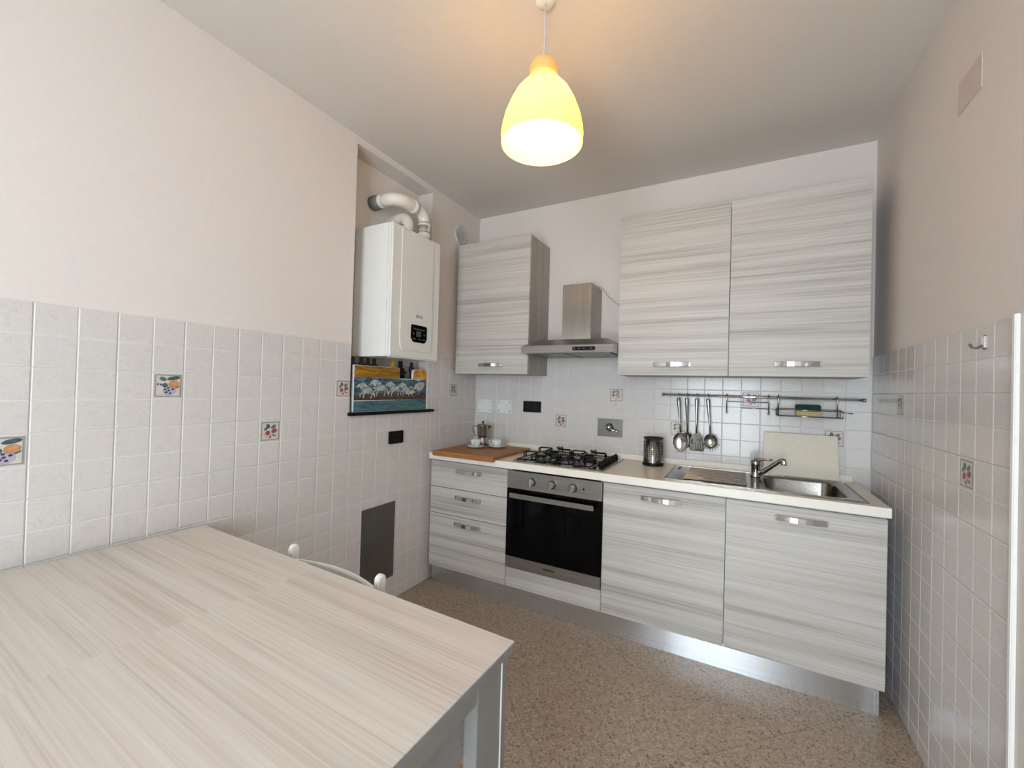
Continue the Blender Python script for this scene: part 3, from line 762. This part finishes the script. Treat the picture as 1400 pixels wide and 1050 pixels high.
# empty wire holder
t = thing('roll_holder', 'empty chrome wire holder hanging from the rail', 'holder', (1.93, RYY, 1.23))
for x in (1.824, 2.039):
    u_ = part(MB().tube(hook_pts(x, .09), .0035, 8), 'hook_arm', 'chrome_dark', t)
    part(MB().lathe([(.002, -.008), (.006, -.004), (.006, .004), (.002, .008)], (x, RYY-.0128, RZ-.094), 10), 'end_ball', 'chrome_dark', u_)
part(MB().tube([(1.824, RYY-.0128, RZ-.03), (2.039, RYY-.0128, RZ-.03)], .0025, 8), 'cross_wire', 'chrome_dark', t)
part(MB().tube([(1.90, RYY-.0128, RZ-.066), (2.039, RYY-.0128, RZ-.066)], .0025, 8), 'cross_wire', 'chrome_dark', t)
# wire tray with sponge
t = thing('sponge_tray', 'chrome wire tray with hooks hanging from the rail', 'rack', (2.22, RYY, 1.23))
for x in (2.085, 2.353): part(MB().tube(hook_pts(x, .10), .0035, 8), 'hook_arm', 'chrome_dark', t)
mb = MB(); ty0, ty1, tz = RYY-.085, RYY-.0128, RZ-.098
mb.tube([(2.075, ty0, tz), (2.365, ty0, tz), (2.365, ty1, tz), (2.075, ty1, tz)], .0032, 8, closed=True)
part(mb, 'tray_frame', 'chrome_dark', t)
part(MB().tube([(2.075, ty0, tz+.035), (2.365, ty0, tz+.035)], .0025, 8), 'front_wire', 'chrome_dark', t)
part(MB().tube([(2.075, ty1-.004, tz+.04), (2.365, ty1-.004, tz+.04)], .0025, 8), 'back_wire', 'chrome_dark', t)
for x in (2.075, 2.365): part(MB().tube([(x, ty0, tz), (x, ty0, tz+.035), (x, ty1-.004, tz+.04), (x, ty1-.004, tz)], .0025, 8), 'side_wire', 'chrome_dark', t)
for k in range(6):
    y = ty0+.012+k*.010
    part(MB().tube([(2.075, y, tz), (2.365, y, tz)], .0018, 6), 'tray_wire', 'chrome_dark', t)
for x0, x1, z in ((2.050, 2.075, tz+.034), (2.365, 2.405, tz+.030)): part(MB().tube([(x0, ty0, z), (x1, ty0, z-.003)], .003, 8), 'wire_end', 'chrome_dark', t)
t = thing('kitchen_sponge', 'cream sponge with dark green scourer lying in the wire tray', 'sponge', (2.218, ty0+.03, tz+.0035))
part(MB().box(2.163, 2.273, ty0+.008, ty0+.062, tz+.0037, tz+.030), 'foam', 'sponge', t, .004)
part(MB().box(2.163, 2.273, ty0+.008, ty0+.062, tz+.030, tz+.066), 'scourer', 'green', t, .004)

# ------------------------------------------------------------------ plates and switches on the walls
for x0, x1, lab in ((.030, .164, 'square white blank socket cover on the tiles, in the corner'), (.208, .342, 'square white blank socket cover on the tiles, next to the black socket')):
    t = thing('socket_cover', lab, 'socket cover', ((x0+x1)/2, -.006, 1.145), 'blank white socket covers')
    part(MB().box(x0, x1, -.007, -.0005, 1.145, 1.249), 'plate', 'whitewall', t, .003)
    for x in (x0+.018, x1-.018):
        for z in (1.163, 1.231): part(MB().lathe([(.005, 0), (.004, .0012)], (x, -.007, z), 10, axis='y'), 'screw', 'mark', t)
def black_plate(lab, fm, wd, ht, n):
    o = Vector(fm.translation); t = thing('wall_socket', lab, 'socket', tuple(o))
    u, v, nn = (Vector([fm[i][k] for i in range(3)]) for k in range(3))
    def put(name, hw, hh, d0, d1, mat, cu=0, r=.008, parent=t):
        mb = MB(); poly = rrect(-hw, hw, -hh, hh, r, 4)
        mb.loft([[tuple(o+u*(a+cu)+v*b_+nn*d) for a, b_ in poly] for d in (d0, d1-.0015)]+[[tuple(o+u*(a*.97+cu)+v*b_*.95+nn*d1) for a, b_ in poly]], 0, False)
        return part(mb, name, mat, parent)
    pl = put('plate', wd/2, ht/2, .0005, .010, 'black')
    for k in range(n):
        cu = (k-(n-1)/2)*.0225*(3/n if n < 3 else 1)
        put('module', .0105*(3/n if n < 3 else 1), .0225, .010, .0125, 'enamel', cu, .003, pl)
black_plate('black wall socket on the back tiles above the pastry board', frame_mat((.516, 0, 1.208), (1, 0, 0), (0, 0, 1)), .147, .083, 4)
black_plate('black wall socket below the boiler shelf', frame_mat((0, -.894, 1.017), (0, 1, 0), (0, 0, 1)), .122, .078, 3)
t = thing('gas_valve', 'steel valve plate with chrome lever on the tiles above the hob', 'valve', (1.111, -.01, 1.09))
part(MB().box(1.026, 1.198, -.008, -.0005, 1.029, 1.151), 'plate', 'dullsteel', t, .002)
part(MB().lathe([(.028, 0), (.028, .006), (.020, .012), (.019, .03), (.014, .038), (.003, .042)], (1.113, -.008, 1.094), 24, axis='y'), 'valve_body', 'chrome', t)
part(MB().tube([(1.118, -.044, 1.09), (1.14, -.05, 1.080), (1.165, -.05, 1.072)], [.008, .006, .0055], 10), 'lever', 'chrome', t)
part(MB().lathe([(.004, -.008), (.009, -.004), (.009, .004), (.004, .008)], (1.168, -.05, 1.071), 12, axis='x'), 'lever_knob', 'chrome', t)
# round vent
t = thing('air_vent', 'round grey air vent high on the wall beside the boiler', 'vent', (0, -.272, 2.425))
part(MB().lathe([(.072, -.003), (.072, .006), (.064, .011), (.058, .009), (.056, .004), (.003, .0035)], (0, -.272, 2.492), 36, axis='x'), 'vent_frame', 'ventgrey', t)
for k in range(7):
    z = 2.492-.042+.014*k; hw = math.sqrt(.055**2-(z-2.492)**2)
    part(MB().box(.003, .009, -.272-hw, -.272+hw, z-.004, z+.003), 'slat', 'ventgrey', t)
# metal access panel
tag(part(MB().box(.0003, .005, -1.148, -.884, .152, .618), 'access_panel', 'panelgrey', bev=.001), 'dark grey metal access panel low on the tiled wall', 'panel')
tag(part(MB().box(RW+.0005, RW+.0028, -1.102, -.949, 2.289, 2.398), 'junction_cover', 'plate', bev=.0005), 'square painted junction cover high on the bare wall', 'cover')
t = thing('wall_hook', 'small white hook stuck on the tiles below their top edge', 'hook', (RW, -1.15, 1.495))
part(MB().box(RW-.006, RW-.0002, -1.163, -1.139, 1.493, 1.533), 'hook_plate', 'white', t, .004)
part(MB().tube([(RW-.006, -1.151, 1.503), (RW-.018, -1.148, 1.496), (RW-.027, -1.146, 1.499), (RW-.031, -1.145, 1.510)], .0035, 8), 'hook_tip', 'mark', t)

# ------------------------------------------------------------------ boiler in its recess
BY_0, BY_1, BZ0, BZ1, BFX = -1.152, -.722, 1.503, 2.256, .178
t = thing('boiler', 'white wall-hung gas boiler with black display in the wall recess', 'boiler', (.03, -.937, BZ0))
part(MB().box(RD+.002, BFX-.03, BY_0+.004, BY_1-.004, BZ0, BZ1), 'casing', 'boiler', t, .004)
part(MB().box(BFX-.03, BFX, BY_0, BY_1, BZ0-.004, BZ1), 'front_cover', 'boiler', t, .008, seg=3)
pl = [(BY_0+.075, BZ1-.012), (BY_0+.075, 1.60)]+[(BY_0+.075+.03*(1-math.cos(a)), 1.60-.055*math.sin(a)) for a in (.4, .8, 1.2, 1.5)]
pl += [(-2*-.937*-1-y, z) for y, z in pl[::-1]]
pan = part(MB().prism(pl, BFX-.001, BFX+.006, 'x'), 'front_panel', 'boiler', t, .002)
dy0, dy1 = -.937-.075+.02, -.937+.075+.02
poly = [(dy0+.004, 1.697), (dy0+.012, 1.704), (dy1-.012, 1.704), (dy1-.004, 1.697), (dy1-.004, 1.625), (dy1-.018, 1.605), (dy1-.03, 1.600), (dy0+.03, 1.600), (dy0+.018, 1.605), (dy0+.004, 1.625)]
ds = part(MB().prism(poly, BFX+.005, BFX+.009, 'x'), 'display', 'glassblack', t, .001)
part(MB().box(BFX+.009, BFX+.0095, -.942, -.902, 1.635, 1.668), 'screen', 'lit', ds)
part(MB().box(BFX+.009, BFX+.0095, -.966, -.868, 1.676, 1.683), 'lettering_line', 'lit', ds)
for y in (-.96, -.915, -.875): part(MB().box(BFX+.009, BFX+.0095, y-.013, y+.013, 1.617, 1.623), 'key', 'lit', ds)
for y in (-.965, -.872): part(MB().lathe([(.006, 0), (.005, .0006)], (BFX+.009, y, 1.651), 10, axis='x'), 'button', 'lit', ds)
text_part('BAXI', .026, 'mark', pan, frame_mat((BFX+.0063, -.917, 1.755), (0, 1, 0), (0, 0, 1)))
# flue pipes
def arc(c, a, b_, r, n=6):
    a, b_ = Vector(a), Vector(b_); return [tuple(Vector(c)+a*r*math.cos(k*math.pi/2/n)+b_*r*math.sin(k*math.pi/2/n)) for k in range(n+1)]
def collar(pa, pb, parent, r=.0412):
    part(MB().tube([pa, pb], r, 24), 'collar', 'pipe', parent)
t = thing('flue_pipe', 'white bent flue pipe curving from the boiler top into the recess wall', 'flue', (.078, -.775, BZ1))
zr = 2.458
path = [(.078, -.775, BZ1+.001), (.078, -.775, zr-.07)]+arc((.078, -.845, zr-.07), (0, 1, 0), (0, 0, 1), .07)
path += [(.078, -.93, zr)]+[(q[0], q[1], zr) for q in arc((.003, -.945, zr), (1, 0, 0), (0, -1, 0), .075)]+[(-.06, -1.02, zr)]
fp = part(MB().tube(path, .0375, 24), 'pipe', 'pipe', t)
collar((.078, -.775, BZ1+.03), (.078, -.775, BZ1+.075), t); collar((.078, -.86, zr), (.078, -.895, zr), t); collar((.078, -.775, zr-.09), (.078, -.775, zr-.075), t)
collar((-.035, -1.02, zr), (-.06, -1.02, zr), t)
part(MB().tube([(-.058, -1.02, zr), (RD+.0005, -1.02, zr)], .043, 24), 'wall_sleeve', 'gasket', t, label='dark grey sleeve')
part(MB().tube([(.078, -.775, BZ1+.068), (.078, -.775, BZ1+.072)], .0418, 24), 'seal', 'gasket', t)
BX, BYY = .03, -.872
t = thing('flue_pipe', 'short upright white flue pipe on the boiler top under the bent one', 'flue', (BX, BYY, BZ1))
path = [(BX, BYY, BZ1+.001), (BX, BYY, 2.350)]+arc((BX-.05, BYY, 2.350), (1, 0, 0), (0, 0, 1), .05)+[(RD+.001, BYY, 2.40)]
part(MB().tube(path, .036, 24), 'pipe', 'pipe', t)
part(MB().tube([(BX, BYY, BZ1+.012), (BX, BYY, BZ1+.052)], .0405, 24), 'collar', 'pipe', t)
part(MB().tube([(BX, BYY, BZ1+.052), (BX, BYY, BZ1+.056)], .041, 24), 'seal', 'gasket', t)
# pipework below
tag(part(MB().tube([(-.04, -.895, BZ0-.006), (-.04, -.895, 1.468), (-.045, -.915, 1.445), (-.055, -.95, 1.43), (-.06, -.97, 1.40), (-.06, -.97, 1.19)], .014, 12), 'gas_pipe', 'yellow'), 'yellow gas pipe curving down below the boiler', 'pipe')
for y, lab in ((-1.19, 'dark pipe below the boiler beside the recess edge'), (-1.13, 'dark pipe below the boiler, second from the recess edge'), (-1.08, 'dark pipe below the boiler, third from the recess edge'), (-1.03, 'dark pipe below the boiler, next to the yellow gas pipe'), (-.70, 'dark pipe below the boiler behind the orange corner of the painting')):
    t = thing('water_pipe', lab, 'pipe', (-.06, y, 1.19), 'dark pipes below the boiler')
    part(MB().tube([(-.06, y, BZ0-.005), (-.06, y, 1.19)], .011, 10), 'pipe', 'rubber', t)
    part(MB().lathe([(.016, 0), (.019, .006), (.019, .03), (.016, .036)], (-.06, y, 1.43), 12), 'union_nut', 'rubber', t)
t = thing('shutoff_valve', 'black shut-off valve below the boiler in the notch of the painting', 'valve', (-.065, -.80, 1.30))
part(MB().tube([(-.065, -.80, BZ0-.005), (-.065, -.80, 1.19)], .015, 12), 'valve_pipe', 'rubber', t)
part(MB().lathe([(.022, 0), (.03, .008), (.03, .06), (.022, .07)], (-.065, -.80, 1.385), 16), 'valve_body', 'enamel', t)
part(MB().box(-.045, -.03, -.825, -.775, 1.42, 1.432), 'valve_lever', 'black', t, .002)
# black shelf and painting
tag(part(MB().box(RD+.0005, .024, -1.268, -.552, RZ0+.0005, RZ0+.0185), 'shelf', 'black', bev=.002), 'thin black shelf on the sill below the boiler', 'shelf')
def streaks(name, a, b_, sc, rough=.5):
    q, nt, bs = newmat(name)
    tc = N(nt, 'ShaderNodeTexCoord'); mp = N(nt, 'ShaderNodeMapping'); mp.inputs['Scale'].default_value = sc
    nz = N(nt, 'ShaderNodeTexNoise'); nz.inputs['Scale'].default_value = 1; nz.inputs['Detail'].default_value = 6; nz.inputs['Distortion'].default_value = 1.5
    L(nt, tc.outputs['Object'], mp.inputs[0]); L(nt, mp.outputs[0], nz.inputs['Vector'])
    r = ramp(nt, [(.36, a), (.64, b_)]); L(nt, nz.outputs['Fac'], r.inputs[0]); L(nt, r.outputs[0], bs.inputs['Base Color'])
    bs.inputs['Roughness'].default_value = rough; M[name] = q
streaks('paint_sky', (124, 80, 12), (184, 132, 24), (1, 6, 45))
streaks('paint_glow', (206, 104, 20), (226, 176, 60), (1, 25, 25))
streaks('paint_sea', (14, 34, 54), (96, 128, 142), (1, 26, 60))
streaks('paint_shore', (44, 32, 30), (96, 72, 64), (1, 22, 70))
streaks('paint_water', (48, 84, 92), (92, 126, 130), (1, 10, 60))
streaks('paint_foam', (138, 146, 146), (208, 208, 196), (1, 40, 40))
streaks('paint_mane', (126, 146, 156), (206, 212, 210), (1, 40, 40))
PY0, PY1, PZ0 = -1.228, -.610, RZ0+.0187
PZ1 = 1.450
def painting():
    t = thing('painting', 'notched painting of white horses galloping through surf on the black shelf', 'painting', (-.01, (PY0+PY1)/2, PZ0))
    ny0, ny1, nz = -.868, -.742, 1.385
    out = [(PY0, PZ0), (PY1, PZ0), (PY1, PZ1-.018), (PY1-.006, PZ1-.005), (PY1-.02, PZ1), (ny1+.02, PZ1), (ny1+.006, PZ1-.006), (ny1, PZ1-.02), (ny1, nz), (ny0, nz), (ny0, PZ1), (PY0, PZ1)]
    XF = -.004
    part(MB().prism(out, XF-.018, XF, 'x'), 'panel', 'carcass', t)
    e = .002; d = .0006
    def flat(poly, mat, k, name):
        mb = MB(); mb.add([(XF+d*k, y, z) for y, z in poly], [tuple(range(len(poly)))]); part(mb, name, mat, t, fix=False)
    flat([(PY0+e, 1.382), (ny0, 1.382), (ny0-.001, PZ1-e), (PY0+e, PZ1-e)], 'paint_sky', 1, 'painted_sky')
    flat([(ny1, 1.378), (PY1-e, 1.378), (PY1-e, PZ1-.018), (PY1-.02, PZ1-e), (ny1+.02, PZ1-e), (ny1+.001, PZ1-.02)], 'paint_glow', 1, 'painted_sunset')
    flat([(PY0+e, 1.278), (PY1-e, 1.278), (PY1-e, 1.380), (PY0+e, 1.382)], 'paint_sea', 1, 'painted_waves')
    flat([(PY0+e, 1.250), (PY1-e, 1.250), (PY1-e, 1.29), (-.8, 1.284), (-1.0, 1.288), (PY0+e, 1.278)], 'paint_shore', 2, 'painted_shore')
    flat([(PY0+e, PZ0+e), (PY1-e, PZ0+e), (PY1-e, 1.250), (PY0+e, 1.246)], 'paint_water', 2, 'painted_water')
    def horse(cy, cz, s, k):
        pc = lambda pts: [(cy+s*a, cz+s*b_) for a, b_ in pts]
        body = [(-.034, -.008), (-.036, .008), (-.024, .017), (0, .014), (.024, .018), (.04, .010), (.044, -.004), (.034, -.014), (.012, -.015), (-.014, -.018)]
        neck = [(-.034, .0), (-.05, .018), (-.052, .022), (-.07, .012), (-.074, .018), (-.062, .034), (-.048, .042), (-.034, .036), (-.018, .014)]
        mane = [(-.046, .040), (-.036, .046), (-.02, .044), (-.002, .034), (.012, .02), (-.006, .018), (-.024, .022)]
        for pts, nm, mt in ((body, 'painted_horse', 'paint_foam'), (neck, 'painted_horse_head', 'paint_foam'), (mane, 'painted_mane', 'paint_mane')):
            flat(pc(pts), mt, k+(1 if nm == 'painted_mane' else 0), nm)
        for leg in ([(-.032, -.006), (-.052, -.022), (-.05, -.040), (-.044, -.039), (-.044, -.024), (-.022, -.012)], [(-.02, -.014), (-.03, -.034), (-.022, -.046), (-.016, -.043), (-.021, -.033), (-.008, -.014)],
                    [(.026, -.010), (.034, -.026), (.028, -.044), (.034, -.046), (.042, -.026), (.04, -.006)], [(.036, -.006), (.054, -.020), (.060, -.040), (.066, -.040), (.062, -.016), (.044, .004)]):
            flat(pc(leg), 'paint_foam', k, 'painted_leg')
        flat(pc([(.040, .010), (.058, .012), (.076, .0), (.07, .014), (.052, .022)]), 'paint_mane', k, 'painted_tail')
    horse(-1.135, 1.306, 1.0, 3); horse(-1.035, 1.322, 1.1, 5); horse(-.915, 1.318, 1.0, 3); horse(-.815, 1.316, .95, 5)
    flat(ell(-.70, 1.385, .035, .012)+[], 'paint_foam', 4, 'painted_spray')
    flat(ell(-.685, 1.335, .055, .03, 20), 'paint_foam', 3, 'painted_spray')
    flat(ell(-.76, 1.30, .06, .012, 10), 'paint_foam', 3, 'painted_spray')
painting()

# ------------------------------------------------------------------ pendant lamp
lx, ly = 1.253, -1.53
t = thing('pendant_lamp', 'lit bell-shaped pendant lamp with translucent yellowish shade', 'lamp', (lx, ly, 2.2))
part(MB().lathe([(.034, 0), (.034, -.004), (.028, -.009), (.006, -.010)], (lx, ly, H-.0005), 32), 'ceiling_rose', 'white', t)
part(MB().tube([(lx, ly, H-.008), (lx, ly, 2.505)], .0028, 8), 'cord', 'ventgrey', t)
prof = [(0.1435, 2.207), (0.143, 2.2288), (0.1445, 2.2361), (0.1415, 2.2632), (0.1315, 2.305), (0.114, 2.3493), (0.096, 2.3837), (0.076, 2.4083), (0.063, 2.4231), (0.0545, 2.4329), (0.051, 2.4477), (0.049, 2.4772), (0.043, 2.4944), (0.03, 2.503), (0.01, 2.5067)]
part(MB().lathe([(r, z-2.2) for r, z in prof]+[(r-.003, z-2.2-.002) for r, z in prof[::-1] if r > .02], (lx, ly, 2.2), 64, cap=False), 'lamp_shade', 'shade', t)
part(MB().lathe([(.018, .298), (.020, .232), (.043, .228), (.043, .222), (.018, .22), (.018, .21)], (lx, ly, 2.2), 24), 'lamp_holder', 'white', t)
bulb = part(MB().lathe([(.014, .212), (.018, .20), (.030, .18), (.032, .17), (.026, .158), (.012, .151), (.002, .149)], (lx, ly, 2.2), 24), 'bulb', 'bulb', t)
ld = bpy.data.lights.new('lamp_light', 'POINT'); ld.energy = LAMP_POWER; ld.color = (1, .85, .64); ld.shadow_soft_size = .03
lo = bpy.data.objects.new('lamp_light', ld); COL.objects.link(lo); lo.parent = t; lo.location = (0, 0, .135)

# ------------------------------------------------------------------ table and chair
t = thing('dining_table', 'pale wood-grain dining table with white square legs against the tiled wall', 'table', (.034, -1.972, 0))
TL, TW, TZ = 1.412, .86, .768
part(MB().box(.034, .034+TL, -1.972-TW, -1.972, TZ-.003, TZ), 'table_top', 'tablewood', t)
part(MB().box(.0345, .0335+TL, -1.9725-TW+.001, -1.9725, TZ-.022, TZ-.003), 'table_core', 'tableshade', t)
for x0, x1, y0, y1 in ((.075, .034+TL-.04, -2.008, -1.992), (.075, .034+TL-.04, -1.972-TW+.02, -1.972-TW+.036)): part(MB().box(x0, x1, y0, y1, TZ-.115, TZ-.022), 'apron', 'tableshade', t)
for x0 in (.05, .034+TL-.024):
    part(MB().box(x0, x0+.012, -1.972-TW+.04, -2.012, TZ-.066, TZ-.022), 'apron', 'tableshade', t)
for x0 in (.066, .034+TL-.055): part(MB().box(x0, x0+.012, -1.972-TW+.13, -2.102, TZ-.185, TZ-.066), 'end_panel', 'tableshade', t)
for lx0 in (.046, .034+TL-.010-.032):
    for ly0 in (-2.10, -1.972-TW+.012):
        lg = part(MB().box(lx0, lx0+.032, ly0, ly0+.095+.018, 0, TZ-.022), 'leg', 'tableshade', t, .001)
        if lx0 > .5: part(MB().box(lx0+.0315, lx0+.0335, ly0+.090, ly0+.094, 0, TZ-.024), 'edge_band', 'white', lg)
t.rotation_euler.z = math.radians(-1.7)
# chair tucked in at the far edge of the table
chx, chy = .742, -1.945
t = thing('folding_chair', 'white wooden folding chair tucked in at the table edge', 'chair', (chx, chy, 0))
CW = .213
for sx in (-1, 1):
    mb = MB(); x = chx+sx*CW
    poly = [(-.016, .0), (.016, 0), (.016, .762)]+[(.016*math.cos(a), .762+.016*math.sin(a)) for a in (.5, 1.0, 1.57, 2.1, 2.6)]+[(-.016, .762)]
    # post leans back a little: sheared in y with height
    vs0 = [(x-.010, chy+u-(.762-z)*.10*0+0, z) for u, z in poly]
    mb.prism([(chy-.02+u+.03*(z/.762), z) for u, z in poly], x-.010, x+.010, 'x')
    part(mb, 'back_post', 'chairwhite', t, .003)
    part(MB().tube([(x-sx*.03, chy-.36, .012), (x-sx*.03, chy-.05, .45), (x-sx*.03, chy-.02, .50)], .013, 8), 'front_leg', 'chairwhite', t)
def bow(z0, z1, name, depth=.04):
    mb = MB(); n = 14; rings = []
    for k in range(n+1):
        u = -1+2*k/n; x = chx+u*(CW-.008); y = chy+.006+depth*(1-u*u)
        rings.append([(x, y-.008, z0), (x, y+.008, z0), (x, y+.008, z1), (x, y-.008, z1)])
    mb.loft(rings, 0, False); part(mb, name, 'chairwhite', t, .003)
bow(.680, .730, 'top_rail', .036); bow(.58, .63, 'back_slat', .04)
for k in range(5):
    y0 = chy-.40+.075*k
    part(MB().box(chx-CW+.03, chx+CW-.03, y0, y0+.066, .445, .463), 'seat_slat', 'chairwhite', t, .003)
for sx in (-1, 1): part(MB().box(chx+sx*(CW-.05)-.01, chx+sx*(CW-.05)+.01, chy-.40, chy-.03, .42, .445), 'seat_rail', 'chairwhite', t)
part(MB().box(chx-CW, chx+CW, chy-.012, chy+.012, .2, .225), 'stretcher', 'chairwhite', t)
t.rotation_euler.z = math.radians(-2)
